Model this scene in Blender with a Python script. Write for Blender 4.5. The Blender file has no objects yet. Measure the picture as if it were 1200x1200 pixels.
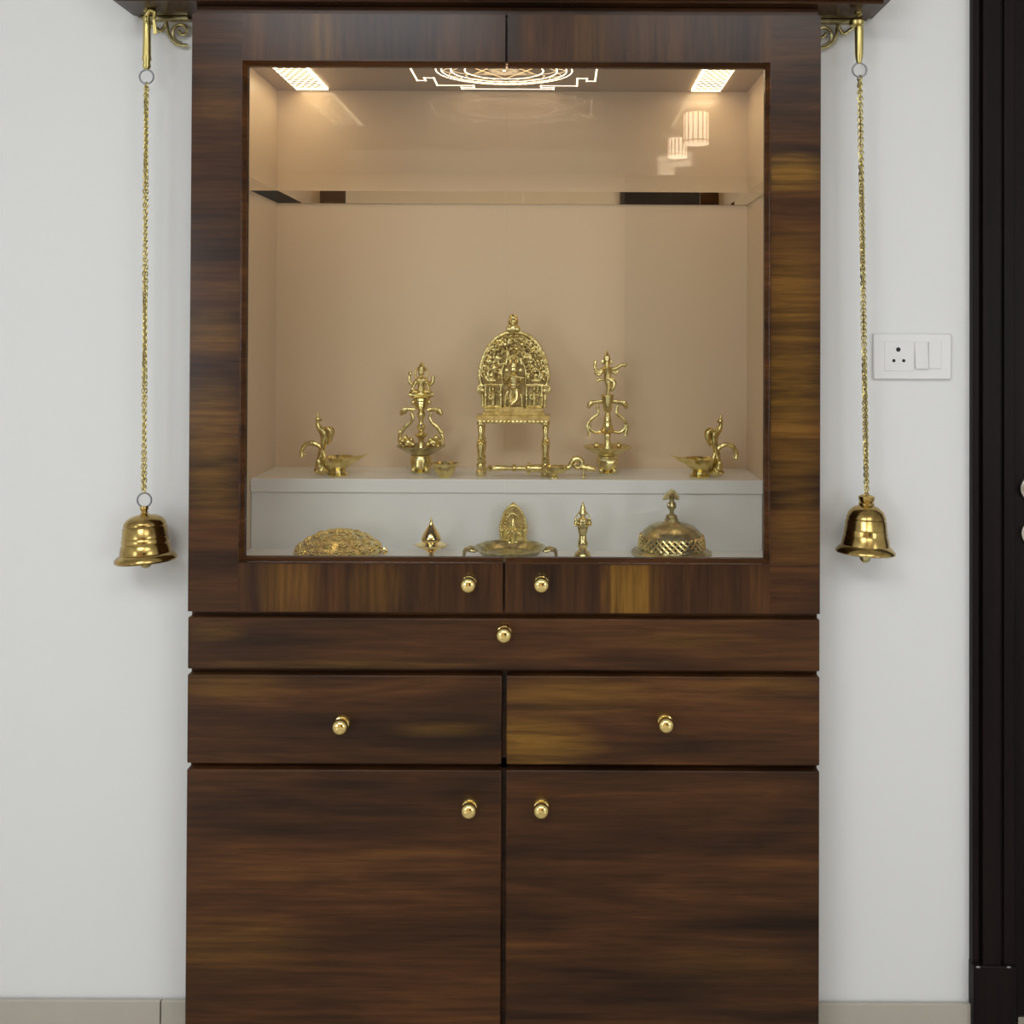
import bpy, math, random
from mathutils import Vector, Matrix, Euler
random.seed(7)
SC = bpy.context.scene
COL = SC.collection
PI = math.pi
# ------------------------------------------------------------------ camera
F = 1150.0; VX, VY = 655.0, 388.0
D0 = 1.7365
PITCH, ROLL = math.radians(0.5), math.radians(0.24)
CAMP = Vector((0.0966, -D0, 1.351))
cd = bpy.data.cameras.new('camera'); cam = bpy.data.objects.new('camera', cd); COL.objects.link(cam)
cd.sensor_width = 36; cd.lens = F/1200*36; cd.clip_start = 0.02
CR = Matrix.Rotation(PI/2+PITCH, 3, 'X') @ Matrix.Rotation(ROLL, 3, 'Z')
cam.matrix_world = Matrix.Translation(CAMP) @ CR.to_4x4()
v = CR.transposed() @ Vector((0, 1, 0))
cd.shift_x = -(VX - 600 - F*v.x/-v.z)/1200
cd.shift_y = (VY - 600 + F*v.y/-v.z)/1200
SC.camera = cam
def at(px, py, Y):
    """point of the plane y=Y seen at this pixel of the photograph"""
    d = CR @ Vector(((px-600)/F + cd.shift_x*1200/F, -(py-600)/F + cd.shift_y*1200/F, -1))
    t = (Y - CAMP.y)/d.y
    return CAMP + d*t
# ------------------------------------------------------------------ light and exposure
SC.view_settings.view_transform = 'Standard'; SC.view_settings.look = 'None'
SC.view_settings.gamma = 1; SC.view_settings.use_curve_mapping = False
SC.view_settings.exposure = -0.20
w = bpy.data.worlds.new('world'); SC.world = w; w.use_nodes = True
w.node_tree.nodes['Background'].inputs[0].default_value = (0.75, 0.85, 1, 1)
w.node_tree.nodes['Background'].inputs[1].default_value = 0.3
CEIL = 2.85
def area(name, loc, sx, sy, power, col, rot=(0, 0, 0)):
    l = bpy.data.lights.new(name, 'AREA'); l.shape = 'RECTANGLE'; l.size = sx; l.size_y = sy
    l.energy = power; l.color = col
    o = bpy.data.objects.new(name, l); COL.objects.link(o); o.location = loc; o.rotation_euler = rot
    return o
area('ceiling_fill_light', (-0.8, -2.7, CEIL-.05), 1.2, 1.2, 36, (0.87, 0.94, 1.0))  # pair of unseen ceiling lights added to brighten the room
area('ceiling_fill_light', (0.9, -2.7, CEIL-.05), 1.2, 1.2, 17, (.97, 0.97, .97))
area('side_fill_light', (-2.55, -4.2, 1.4), 1.5, 2.2, 50, (0.84, 0.92, 1.0), (0, -PI/2, 0))  # fill lights added at both side walls, no window is built there
area('side_fill_light', (2.85, -4.2, 1.4), 1.5, 2.2, 45, (.92, 0.95, 1.0), (0, PI/2, 0))

# ------------------------------------------------------------------ materials
def mat(name, col=(.5, .5, .5), rough=.5, metal=0, spec=.5, coat=0, coat_r=.1, emit=None, es=0):
    m = bpy.data.materials.new(name); m.use_nodes = True
    b = m.node_tree.nodes['Principled BSDF']
    b.inputs['Base Color'].default_value = (*col, 1); b.inputs['Roughness'].default_value = rough
    b.inputs['Metallic'].default_value = metal; b.inputs['Specular IOR Level'].default_value = spec
    b.inputs['Coat Weight'].default_value = coat; b.inputs['Coat Roughness'].default_value = coat_r
    if emit: b.inputs['Emission Color'].default_value = (*emit, 1); b.inputs['Emission Strength'].default_value = es
    return m
def nd(m, t, **k):
    n = m.node_tree.nodes.new(t)
    for a, b in k.items(): setattr(n, a, b)
    return n
def lk(m, a, b): m.node_tree.links.new(a, b)
def ramp(m, fac, stops):
    r = nd(m, 'ShaderNodeValToRGB'); e = r.color_ramp.elements
    while len(e) < len(stops): e.new(.5)
    for i, (p, c) in enumerate(stops): e[i].position = p; e[i].color = (*c, 1)
    lk(m, fac, r.inputs[0]); return r.outputs[0]
def noise(m, scale, vscale=(1, 1, 1), detail=4, loc=(0, 0, 0), dist=0, rough=.55):
    tc = nd(m, 'ShaderNodeTexCoord'); mp = nd(m, 'ShaderNodeMapping')
    mp.inputs['Scale'].default_value = vscale; mp.inputs['Location'].default_value = loc
    n = nd(m, 'ShaderNodeTexNoise'); n.inputs['Scale'].default_value = scale; n.inputs['Detail'].default_value = detail
    n.inputs['Distortion'].default_value = dist; n.inputs['Roughness'].default_value = rough
    lk(m, tc.outputs['Object'], mp.inputs[0]); lk(m, mp.outputs[0], n.inputs['Vector'])
    return n.outputs['Fac']
def bumpy(m, fac, strength, dist):
    b = nd(m, 'ShaderNodeBump'); b.inputs['Strength'].default_value = strength; b.inputs['Distance'].default_value = dist
    lk(m, fac, b.inputs['Height']); lk(m, b.outputs[0], m.node_tree.nodes['Principled BSDF'].inputs['Normal'])
def mix(m, fac, a, b, mode='MIX'):
    n = nd(m, 'ShaderNodeMix', data_type='RGBA', blend_type=mode)
    if isinstance(fac, float): n.inputs[0].default_value = fac
    else: lk(m, fac, n.inputs[0])
    for i, q in ((6, a), (7, b)):
        if isinstance(q, tuple): n.inputs[i].default_value = (*q, 1)
        else: lk(m, q, n.inputs[i])
    return n.outputs[2]
PATCH = []
def wood(name, axis='X', off=0.0, gold=.0, bright=1.0, rough=.36, patches=()):
    """lacquered walnut veneer, grain runs along axis; patches are lighter veneer figure mixed with painted reflections (x, z, rx, rz, strength)"""
    m = mat(name, rough=rough, spec=.24, coat=.07, coat_r=.12)
    L = (off*3.1+1, off, off*1.7)
    a = (1.3, 1, 11) if axis == 'X' else (11, 1, 1.3)
    f = (3.0, 1, 60) if axis == 'X' else (60, 1, 3.0)
    k = bright
    base = ramp(m, noise(m, 1.15, a, 5, L, .6), [(.30, (.020*k, .0080*k, .0028*k)), (.45, (.050*k, .0190*k, .0060*k)),
                (.58, (.080*k, .0300*k, .0086*k)), (.74, (.130*k, .053*k, .0135*k))])
    fine = ramp(m, noise(m, 1.6, f, 6, L, .3, .7), [(.32, (.52, .50, .48)), (.68, (1.32, 1.3, 1.28))])
    st = noise(m, 2.0, (2.0, 1, 26) if axis == 'X' else (26, 1, 2.0), 5, (L[0]+5, 1, L[2]+9), .8)
    c = base
    for (x, z, rx, rz, q) in patches:   # veneer figure, with golden reflections painted into the colour
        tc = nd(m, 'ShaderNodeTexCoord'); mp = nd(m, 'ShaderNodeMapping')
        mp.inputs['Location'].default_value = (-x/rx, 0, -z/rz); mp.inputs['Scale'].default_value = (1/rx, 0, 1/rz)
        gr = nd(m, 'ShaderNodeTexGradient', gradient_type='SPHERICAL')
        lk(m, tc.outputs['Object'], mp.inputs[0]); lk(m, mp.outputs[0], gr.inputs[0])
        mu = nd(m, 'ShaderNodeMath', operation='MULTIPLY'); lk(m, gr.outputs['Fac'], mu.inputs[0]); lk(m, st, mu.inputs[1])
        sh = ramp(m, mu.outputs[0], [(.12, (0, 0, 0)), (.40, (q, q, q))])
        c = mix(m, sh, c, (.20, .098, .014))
    c = mix(m, 1.0, c, fine, 'MULTIPLY')
    lk(m, c, m.node_tree.nodes['Principled BSDF'].inputs['Base Color'])
    return m
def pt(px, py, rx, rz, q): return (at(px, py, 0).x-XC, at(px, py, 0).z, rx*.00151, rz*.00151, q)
def brass(name, c1, c2, rough=.26, sc=60, bump=.25, bd=.0006):
    m = mat(name, c1, rough, 1.0)
    n = noise(m, sc, (1, 1, 1), 4)
    lk(m, ramp(m, n, [(.35, c2), (.6, c1)]), m.node_tree.nodes['Principled BSDF'].inputs['Base Color'])
    if bump: bumpy(m, noise(m, sc*4, detail=2), bump, bd)
    return m
M = {}
M['brass'] = brass('cast_brass', (.88, .76, .36), (.62, .50, .19), .25)
M['brass_carved'] = brass('carved_brass', (.88, .76, .35), (.46, .34, .11), .27, 90, .6, .0009)
M['brass_dark'] = brass('aged_brass', (.60, .53, .28), (.30, .24, .10), .3, 60)
M['bell'] = brass('bell_brass', (.56, .40, .14), (.28, .18, .06), .2, 25, .15)
M['gold'] = mat('polished_gold', (.95, .74, .30), .12, 1.0)
M['steel'] = mat('dull_steel', (.30, .30, .31), .35, 1.0)
M['chain'] = mat('chain_brass', (.62, .52, .20), .33, 1.0)
wm = mat('wall_paint', (.80, .80, .79), .6, 0, .3); bumpy(wm, noise(wm, 260, detail=3), .05, .001); M['wall'] = wm
M['ceil'] = mat('ceiling_paint', (.82, .82, .81), .7)
M['far'] = mat('far_wall_paint', (.88, .62, .38), .7)
fm = mat('floor_tile', (.5, .47, .42), .2); M['floor'] = fm
lk(fm, ramp(fm, noise(fm, 3), [(.3, (.48, .45, .40)), (.7, (.56, .53, .48))]), fm.node_tree.nodes['Principled BSDF'].inputs['Base Color'])
sm = mat('skirting_tile', (.42, .38, .32), .3); M['skirt'] = sm
lk(sm, ramp(sm, noise(sm, 6), [(.3, (.45, .41, .345)), (.7, (.50, .46, .39))]), sm.node_tree.nodes['Principled BSDF'].inputs['Base Color'])
M['grout'] = mat('grout', (.22, .2, .17), .8)
dm = mat('dark_door_wood', (.01, .006, .006), .42, spec=.12, coat=.0); M['door'] = dm
lk(dm, ramp(dm, noise(dm, 1.5, (30, 30, 1.2), 4), [(.3, (.005, .003, .003)), (.7, (.013, .0072, .0068))]), dm.node_tree.nodes['Principled BSDF'].inputs['Base Color'])
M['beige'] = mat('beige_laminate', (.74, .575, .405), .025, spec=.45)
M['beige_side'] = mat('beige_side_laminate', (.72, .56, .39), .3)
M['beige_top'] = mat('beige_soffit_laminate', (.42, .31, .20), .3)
M['white'] = mat('white_laminate', (.84, .84, .83), .25)
M['mirror'] = mat('mirror', (.80, .78, .74), .02, 1.0)
M['plastic'] = mat('white_plastic', (.80, .79, .78), .3)
M['hole'] = mat('socket_hole', (.01, .01, .01), .6)
M['glow'] = mat('warm_led_diffuser', (.9, .85, .75), .5, emit=(1.0, .80, .50), es=7.5)
M['glow2'] = mat('warm_led_lines', (.9, .85, .75), .5, emit=(1.0, .80, .56), es=3.2)
M['glow3'] = mat('dim_led_lines', (.8, .7, .5), .5, emit=(1.0, .76, .48), es=1.5)
M['glow4'] = mat('faint_led_lines', (.8, .7, .5), .5, emit=(1.0, .72, .42), es=.9)
M['shade'] = mat('lit_pendant_shade', (.9, .85, .8), .5, emit=(1.0, .78, .55), es=12)
M['shadeb'] = mat('pendant_band', (.5, .3, .2), .5, emit=(1.0, .6, .4), es=1.2)
M['fill_panel'] = mat('ceiling_fill_diffuser', (.9, .9, .9), .5, emit=(1, .97, .92), es=2)
M['black'] = mat('dark_gap', (.008, .005, .004), .7)
def glass():
    m = bpy.data.materials.new('door_glass'); m.use_nodes = True; nt = m.node_tree; nt.nodes.clear()
    o = nd(m, 'ShaderNodeOutputMaterial'); mx = nd(m, 'ShaderNodeMixShader'); tr = nd(m, 'ShaderNodeBsdfTransparent')
    gl = nd(m, 'ShaderNodeBsdfGlossy'); gl.inputs['Roughness'].default_value = .005
    tr.inputs[0].default_value = (.975, .98, .97, 1)
    fr = nd(m, 'ShaderNodeFresnel'); fr.inputs[0].default_value = 1.45
    lk(m, fr.outputs[0], mx.inputs[0]); lk(m, tr.outputs[0], mx.inputs[1]); lk(m, gl.outputs[0], mx.inputs[2])
    lk(m, mx.outputs[0], o.inputs[0]); return m
M['glass'] = glass()

# ------------------------------------------------------------------ mesh builder
class G:
    def __init__(s, u=1.0): s.v = []; s.f = []; s.u = u          # u scales every coordinate given
    def add(s, vs, fs):
        n = len(s.v); s.v += [tuple(c*s.u for c in p) for p in vs]; s.f += [tuple(i+n for i in f) for f in fs]; return s
    def box(s, x0, x1, y0, y1, z0, z1):
        return s.add([(x0, y0, z0), (x1, y0, z0), (x1, y1, z0), (x0, y1, z0), (x0, y0, z1), (x1, y0, z1), (x1, y1, z1), (x0, y1, z1)],
                     [(0, 3, 2, 1), (4, 5, 6, 7), (0, 1, 5, 4), (1, 2, 6, 5), (2, 3, 7, 6), (3, 0, 4, 7)])
    def lathe(s, prof, c=(0, 0, 0), seg=32, axis='Z', sq=(1, 1), tilt=None):
        vs = []; fs = []; n = len(prof)
        for (r, z) in prof:
            for k in range(seg):
                a = 2*PI*k/seg; x, y = r*math.cos(a)*sq[0], r*math.sin(a)*sq[1]
                p = Vector((x, y, z))
                if axis == 'Y': p = Vector((x, -z, y))            # z runs towards the camera
                if axis == 'X': p = Vector((z, x, y))
                if tilt: p = tilt @ p
                vs.append((p.x+c[0], p.y+c[1], p.z+c[2]))
        for i in range(n-1):
            for k in range(seg):
                a = i*seg+k; b = i*seg+(k+1) % seg
                fs.append((a, b, b+seg, a+seg))
        fs.append(tuple(range(seg-1, -1, -1))); fs.append(tuple((n-1)*seg+k for k in range(seg)))
        return s.add(vs, fs)
    def ball(s, c, r, seg=12, rot=None):
        if not isinstance(r, tuple): r = (r, r, r)
        vs = []; fs = []; R = seg//2+1
        for i in range(R+1):
            t = PI*i/R
            for k in range(seg):
                a = 2*PI*k/seg
                p = Vector((r[0]*math.sin(t)*math.cos(a), r[1]*math.sin(t)*math.sin(a), r[2]*math.cos(t)))
                if rot: p = rot @ p
                vs.append((p.x+c[0], p.y+c[1], p.z+c[2]))
                if i in (0, R): break
        fs += [(0, 1+k, 1+(k+1) % seg) for k in range(seg)]
        for i in range(R-2):
            for k in range(seg):
                a = 1+i*seg+k; b = 1+i*seg+(k+1) % seg; fs.append((a, a+seg, b+seg, b))
        l = 1+(R-1)*seg
        fs += [(l-seg+k, l, l-seg+(k+1) % seg) for k in range(seg)]
        return s.add(vs, fs)
    def tube(s, pts, rad, seg=8, smooth=True, closed=False):
        P = [Vector(p) for p in pts]
        if not isinstance(rad, (list, tuple)): rad = [rad]*len(P)
        rad = list(rad)
        if smooth and len(P) > 2:
            Q = []; Rr = []; n = len(P); m = n if closed else n-1
            for i in range(m):
                p0 = P[i-1] if (i or closed) else P[0]; p1 = P[i]; p2 = P[(i+1) % n]
                p3 = P[(i+2) % n] if (i+2 < n or closed) else P[-1]
                for j in range(5):
                    t = j/5
                    Q.append(.5*((2*p1)+(p2-p0)*t+(2*p0-5*p1+4*p2-p3)*t*t+(3*p1-p0-3*p2+p3)*t**3))
                    Rr.append(rad[i]*(1-t)+rad[(i+1) % n]*t)
            if not closed: Q.append(P[-1]); Rr.append(rad[-1])
            P, rad = Q, Rr
        vs = []; fs = []; n = len(P)
        nrm = None
        for i in range(n):
            if closed: d = P[(i+1) % n]-P[i-1]
            else: d = P[min(i+1, n-1)]-P[max(i-1, 0)]
            d.normalize()
            if nrm is None:
                nrm = d.cross(Vector((0, 1, 0)) if abs(d.y) < .9 else Vector((1, 0, 0))).normalized()
            else:
                nrm = (nrm-d*nrm.dot(d)).normalized()
            b = d.cross(nrm)
            for k in range(seg):
                a = 2*PI*k/seg; p = P[i]+(nrm*math.cos(a)+b*math.sin(a))*rad[i]; vs.append(tuple(p))
        for i in range(n if closed else n-1):
            for k in range(seg):
                a = i*seg+k; b = i*seg+(k+1) % seg; j = ((i+1) % n)*seg
                fs.append((a, b, j+(k+1) % seg, j+k))
        if not closed: fs.append(tuple(range(seg-1, -1, -1))); fs.append(tuple((n-1)*seg+k for k in range(seg)))
        return s.add(vs, fs)
    def ring(s, c, R, r, seg=24, plane='XZ', sy=1.0):
        pts = []
        for k in range(seg):
            a = 2*PI*k/seg; x, z = R*math.cos(a), R*sy*math.sin(a)
            pts.append({'XZ': (c[0]+x, c[1], c[2]+z), 'YZ': (c[0], c[1]+x, c[2]+z), 'XY': (c[0]+x, c[1]+z, c[2])}[plane])
        return s.tube(pts, r, 6, False, True)
    def prism(s, out, y0, y1):
        """outline in XZ extruded from y0 to y1"""
        n = len(out); vs = [(x, y0, z) for x, z in out]+[(x, y1, z) for x, z in out]
        return s.add(vs, [tuple(range(n)), tuple(range(2*n-1, n-1, -1))]+[(i, n+i, n+(i+1) % n, (i+1) % n) for i in range(n)])
def obj(name, g, m, parent=None, loc=None, bevel=0, remesh=0, smooth=True, kind=None, auto=True):
    me = bpy.data.meshes.new(name); me.from_pydata(g.v, [], g.f); me.validate()
    import bmesh
    bm = bmesh.new(); bm.from_mesh(me); bmesh.ops.recalc_face_normals(bm, faces=bm.faces); bm.to_mesh(me); bm.free()
    me.materials.append(m)
    o = bpy.data.objects.new(name, me); COL.objects.link(o)
    if parent: o.parent = parent
    if loc is not None: o.location = loc
    if smooth:
        me.polygons.foreach_set('use_smooth', [True]*len(me.polygons))
        if not remesh: me.set_sharp_from_angle(angle=math.radians(38))
    if remesh:
        r = o.modifiers.new('remesh', 'REMESH'); r.mode = 'VOXEL'; r.voxel_size = remesh; r.use_smooth_shade = True
        sm_ = o.modifiers.new('smooth', 'SMOOTH'); sm_.iterations = 2; sm_.factor = .5
    if bevel:
        b = o.modifiers.new('bevel', 'BEVEL'); b.width = bevel; b.segments = 2; b.limit_method = 'ANGLE'
    if kind: o['kind'] = kind
    return o
def thing(name, label, cat, loc=(0, 0, 0), group=None):
    o = bpy.data.objects.new(name, None); COL.objects.link(o); o.location = loc; o.empty_display_size = .05
    o['label'] = label; o['category'] = cat
    if group: o['group'] = group
    return o
def BX(*a): return G().box(*a)
XF = lambda px: at(px, 600, 0).x
ZF = lambda py: at(591, py, 0).z

# ------------------------------------------------------------------ key dimensions
YW = .0985                                  # face of the plastered wall
HW = (XF(962)-XF(220))/2; XC = (XF(962)+XF(220))/2      # cabinet half width, centre
YB = .4165; YS = .2424                      # interior back, front of the raised step
ZTOP = at(600, 107, YB).z                   # interior ceiling
ZSTEP = at(600, 562, YS).z; ZFLO = at(600, 645, YS).z
IW = .52; IWC = XC                          # interior half width
IW = (at(893, 600, YS).x - at(294, 600, YS).x)/2 + .002
IC = (at(893, 600, YS).x + at(294, 600, YS).x)/2
ZSOF = (at(600, 3.6, 0).z + at(600, 23.7, YW).z)/2
# ------------------------------------------------------------------ room shell
RX0, RX1, RY = -2.6, 2.9, -7.6
g = G(); nx = HW+.006
g.box(RX0-.1, XC-nx, YW, .62, 0, CEIL); g.box(XC+nx, RX1+.1, YW, .62, 0, CEIL)
g.box(XC-nx, XC+nx, YW, .62, ZSOF+.06, CEIL); g.box(XC-nx, XC+nx, .50, .62, 0, ZSOF+.06)
obj('wall_back', g, M['wall'], kind='structure', smooth=False)
obj('wall_left', BX(RX0-.1, RX0, RY, YW, 0, CEIL), M['wall'], kind='structure', smooth=False)
obj('wall_right', BX(RX1, RX1+.1, RY, YW, 0, CEIL), M['wall'], kind='structure', smooth=False)
obj('wall_front', BX(RX0-.1, RX1+.1, RY-.1, RY, 0, CEIL), M['far'], kind='structure', smooth=False)
obj('ceiling', BX(RX0-.1, RX1+.1, RY-.1, .62, CEIL, CEIL+.1), M['ceil'], kind='structure', smooth=False)
obj('floor', BX(RX0-.1, RX1+.1, RY-.1, .62, -.1, 0), M['floor'], kind='structure', smooth=False)
# skirting of tiles
XJ = at(191, 1185, YW).x; ZB = at(100, 1172, YW-.01).z
XD = at(1135.5, 900, YW).x                    # left edge of the door frame
def skirting(name, spans):
    r = obj(name, BX(spans[0][0], spans[-1][1], YW-.006, YW-.0005, 0, ZB-.004), M['grout'], kind='structure', smooth=False)
    for a, b in spans:
        obj('skirting_tile', BX(a, b, YW-.012, YW-.005, .001, ZB), M['skirt'], r, bevel=.0012)
skirting('baseboard_left', [(XJ-1.204, XJ-.602), (XJ-.6, XJ-.0013), (XJ+.0013, XC-HW-.002)])
skirting('baseboard_right', [(XC+HW+.002, XD-.001)])
# dark timber door on the right
d = bpy.data.objects.new('door_1', None); COL.objects.link(d); d['kind'] = 'structure'; d.location = (XD, YW, 0)
ZD = 2.2
def dl(x): return at(x, 600, YW).x-XD
g = G()
for a, b, y in ((0, .012, -.016), (.0115, .017, -.010), (.0165, .05, -.022), (.0495, .056, -.016), (.0555, .075, -.022)):
    g.box(a, b, y, .0, .115, ZD)
obj('door_frame', g, M['door'], d, bevel=.001)
obj('plinth_block', BX(-.0015, .077, -.026, 0, 0, at(1150, 1122, YW).z), M['door'], d, bevel=.003)
g = G()
for x in (.006, .062): g.ball((x, -.027, at(1150, 1121, YW).z-.002), (.0045, .002, .0022), 10)
obj('frame_screw', g, M['steel'], d)
obj('door_panel', BX(.076, .95, -.008, 0, 0.006, ZD-.02), M['door'], d, bevel=.001)
obj('panel_moulding', G().box(.19, .21, -.014, -.007, .15, 2.0).box(.82, .84, -.014, -.007, .15, 2.0), M['door'], d, bevel=.003)
champ = mat('satin_nickel', (.55, .52, .45), .3, 1.0)
for k, (px, py) in enumerate(((1206, 571), (1207, 623))):
    p = at(px, py, YW)
    r = obj('lock_rosette', G().lathe([(.001, 0), (.0245, 0), (.025, .004), (.023, .008), (.012, .009), (.001, .009)], axis='Y'), champ, d, loc=(p.x-XD, -.008, p.z))
    if k == 0:
        obj('lever_handle', G().tube([(0, -.008, 0), (0, -.04, 0), (.015, -.05, 0), (.11, -.05, 0)], .008, 10), champ, r)
    else:
        obj('key_cylinder', G().lathe([(.001, .008), (.009, .008), (.009, .016), (.001, .016)], axis='Y').box(-.001, .001, -.0165, -.015, -.005, .005), M['steel'], r)
p = at(1190, 1187, YW)
obj('kick_plate', BX(p.x-XD, p.x-XD+.6, -.011, -.0075, .012, p.z), champ, d)
# socket and switch plate
p0 = at(1022, 391, YW); p1 = at(1113, 444.5, YW)
cx, cz = (p0.x+p1.x)/2, (p0.z+p1.z)/2; hw, hh = (p1.x-p0.x)/2, (p0.z-p1.z)/2
t = thing('power_socket', 'white wall plate with three-pin socket and two rocker switches beside the dark door', 'socket', (cx, YW, cz))
pu = hw*2/91
obj('plate', BX(-hw, hw, -.008, 0, -hh, hh), M['plastic'], t, bevel=.002)
obj('socket_module', BX(-33*pu, 2*pu-.001, -.0092, -.0075, -17*pu, 18*pu), M['plastic'], t, bevel=.0008)
for px, py, r in ((1050.7, 409.5, 2.6), (1045.5, 422.5, 1.9), (1057, 422.5, 1.9)):
    q = at(px, py, YW); obj('pin_hole', G().lathe([(.0001, 0), (r*pu, 0), (r*pu, .0025), (.0001, .0025)], axis='Y', seg=16), M['hole'], t, loc=(q.x-cx, -.0072, q.z-cz))
for k in range(2):
    x0 = (2.5+16*k)*pu
    g = G().add([(x0, -.0145 if k == 0 else -.0095, -14*pu), (x0+15*pu, -.0145 if k == 0 else -.0095, -14*pu), (x0+15*pu, -.0095 if k == 0 else -.011, 17*pu), (x0, -.0095 if k == 0 else -.011, 17*pu),
                 (x0, -.007, -14*pu), (x0+15*pu, -.007, -14*pu), (x0+15*pu, -.007, 17*pu), (x0, -.007, 17*pu)],
                [(0, 1, 2, 3), (4, 7, 6, 5), (0, 4, 5, 1), (1, 5, 6, 2), (2, 6, 7, 3), (3, 7, 4, 0)])
    obj('rocker_switch', g, M['plastic'], t, bevel=.0006)

# ------------------------------------------------------------------ the cabinet
cab = thing('shrine_cabinet', 'dark walnut shrine cabinet with glazed doors above drawers and cupboard doors', 'cabinet', (XC, 0, 0))
W_side = wood('walnut_carcass', 'X', .3)
xl, xr = -HW, HW
def cobj(n, g, m, **k): return obj(n, g, m, cab, **k)
Z1, Z2, Z3 = ZF(900), ZF(788.5), ZF(721)
g = G()
g.box(xl+.001, xl+.019, .0215, .47, 0, ZSOF-.001); g.box(xr-.019, xr-.001, .0215, .47, 0, ZSOF-.001)
g.box(xl+.019, xr-.019, .0215, .47, ZSOF-.020, ZSOF-.001)
g.box(xl+.019, xr-.019, .035, .47, 0, .06); g.box(xl+.019, xr-.019, .0215, .034, ZF(77)+.012, ZF(17)+.006); g.box(xl+.019, xr-.019, .0212, .0222, ZF(718)-.002, ZF(655)-.012)
for z in (Z1, Z2, Z3): g.box(xl+.019, xr-.019, .0215, .47, z-.009, z+.009)
g.box(-.009, .009, .0215, .47, .06, Z2-.009)
g.box(xl+.019, xr-.019, .455, .47, .06, ZSOF-.02)
cobj('carcass', g, W_side, smooth=False)
# cornice: a board that reaches past both sides, resting on the carcass
c0, c1 = at(135, 3, -.004).x-XC, at(1036, 4, -.004).x-XC
cobj('cornice', BX(c0, c1, -.004, YW-.001, ZSOF, ZSOF+.055), wood('walnut_cornice', 'X', 1.2, bright=.9, rough=.25), bevel=.002)
cobj('cornice_moulding', BX(c0-.012, c1+.012, -.016, YW-.001, ZSOF+.0045, ZSOF+.07), wood('walnut_moulding', 'X', 1.9, bright=.8, rough=.25), bevel=.003)
# interior lining
il, ir = IC-IW-XC, IC+IW-XC
cobj('interior_back_panel', BX(il-.006, ir+.006, YB, YB+.01, ZFLO-.01, ZTOP+.006), M['beige'], smooth=False)
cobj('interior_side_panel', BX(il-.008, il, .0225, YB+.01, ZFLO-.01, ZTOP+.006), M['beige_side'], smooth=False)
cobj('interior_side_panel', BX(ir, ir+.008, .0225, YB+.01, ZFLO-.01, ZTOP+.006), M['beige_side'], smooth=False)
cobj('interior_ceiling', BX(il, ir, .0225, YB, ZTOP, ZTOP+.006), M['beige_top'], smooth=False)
cobj('interior_floor', BX(il, ir, .0225, YB, ZFLO-.01, ZFLO), M['white'], smooth=False)
zt = at(600, 578, YS).z
cobj('step_board', BX(il+.0005, ir-.0005, YS, YB-.0002, zt, ZSTEP), M['white'], bevel=.0012)
cobj('step_riser', BX(il+.001, ir-.001, YS+.006, YS+.02, ZFLO, zt-.0008), M['white'], smooth=False)
za, zb = at(600, 224.5, YB-.004).z, at(600, 239, YB-.004).z
cobj('mirror_strip', G().box(il+.003, ir-.003, YB-.004, YB, zb, za).box(il, il+.003, YB-.20, YB, zb, za).box(ir-.003, ir, YB-.20, YB, zb, za), M['mirror'], smooth=False)
# light panels in the interior ceiling
def light_panel(xa, xb):
    y0, y1 = .06, at(366, 105.5, 0).y+.398
    r = cobj('light_panel', BX(xa, xb, y0, y1, ZTOP-.003, ZTOP), M['glow'], smooth=False)
    g = G(); n = 24; wd = xb-xa; st = (y1-y0-.02)/n
    for j in range(n):
        for i in range(4):
            x = xa+wd*((i+.5+(.5 if j % 2 else 0))/4.6+.01); y = y0+.006+st*(j+.5); a, b = wd*.105, st*.30
            g.add([(x-a, y, ZTOP-.0046), (x, y-b, ZTOP-.0046), (x+a, y, ZTOP-.0046), (x, y+b, ZTOP-.0046),
                   (x-a, y, ZTOP-.003), (x, y-b, ZTOP-.003), (x+a, y, ZTOP-.003), (x, y+b, ZTOP-.003)],
                  [(0, 1, 2, 3), (4, 7, 6, 5), (0, 4, 5, 1), (1, 5, 6, 2), (2, 6, 7, 3), (3, 7, 4, 0)])
    obj('fretwork', g, mat('fretwork_laminate', (.25, .17, .10), .5), r, smooth=False, kind='stuff')
def cx_at(px, py):          # x on the ceiling plane
    d = at(px, py, 1.0)-CAMP; t = (ZTOP-CAMP.z)/d.z; q = CAMP+d*t; return q
qa, qb = cx_at(348, 104), cx_at(385, 104); light_panel(qa.x-XC, qb.x-XC)
qa, qb = cx_at(811, 104), cx_at(845, 104); light_panel(qa.x-XC, qb.x-XC)
# illuminated yantra cut into the ceiling
k0 = cx_at(479, 76.5).x; k1 = cx_at(700, 76.5).x; ycx = (k0+k1)/2-XC; S = (k1-k0)/2/.160
ycy = cx_at(600, 83).y
zy = ZTOP-.0005
def line2(g, pts, r, closed=True):
    n = len(pts)
    for i in range(n if closed else n-1):
        a, b = Vector(pts[i]), Vector(pts[(i+1) % n]); d = (b-a)
        if d.length < 1e-6: continue
        a = Vector((a.x, ycy+(a.y-ycy)*.80)); b = Vector((b.x, ycy+(b.y-ycy)*.80)); d = b-a
        d.normalize(); e = Vector((-d.y, d.x))*r; a2 = a-d*r; b2 = b+d*r
        q = [a2+e, a2-e, b2-e, b2+e]
        g.add([(p.x, p.y, zy) for p in q]+[(p.x, p.y, ZTOP) for p in q], [(0, 1, 2, 3), (4, 7, 6, 5), (0, 4, 5, 1), (1, 5, 6, 2), (2, 6, 7, 3), (3, 7, 4, 0)])
C2 = Vector((ycx, ycy))
yan = cobj('yantra_light', BX(ycx-.003, ycx+.003, ycy-.003, ycy+.003, zy, ZTOP), M['glow2'], smooth=False)
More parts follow.
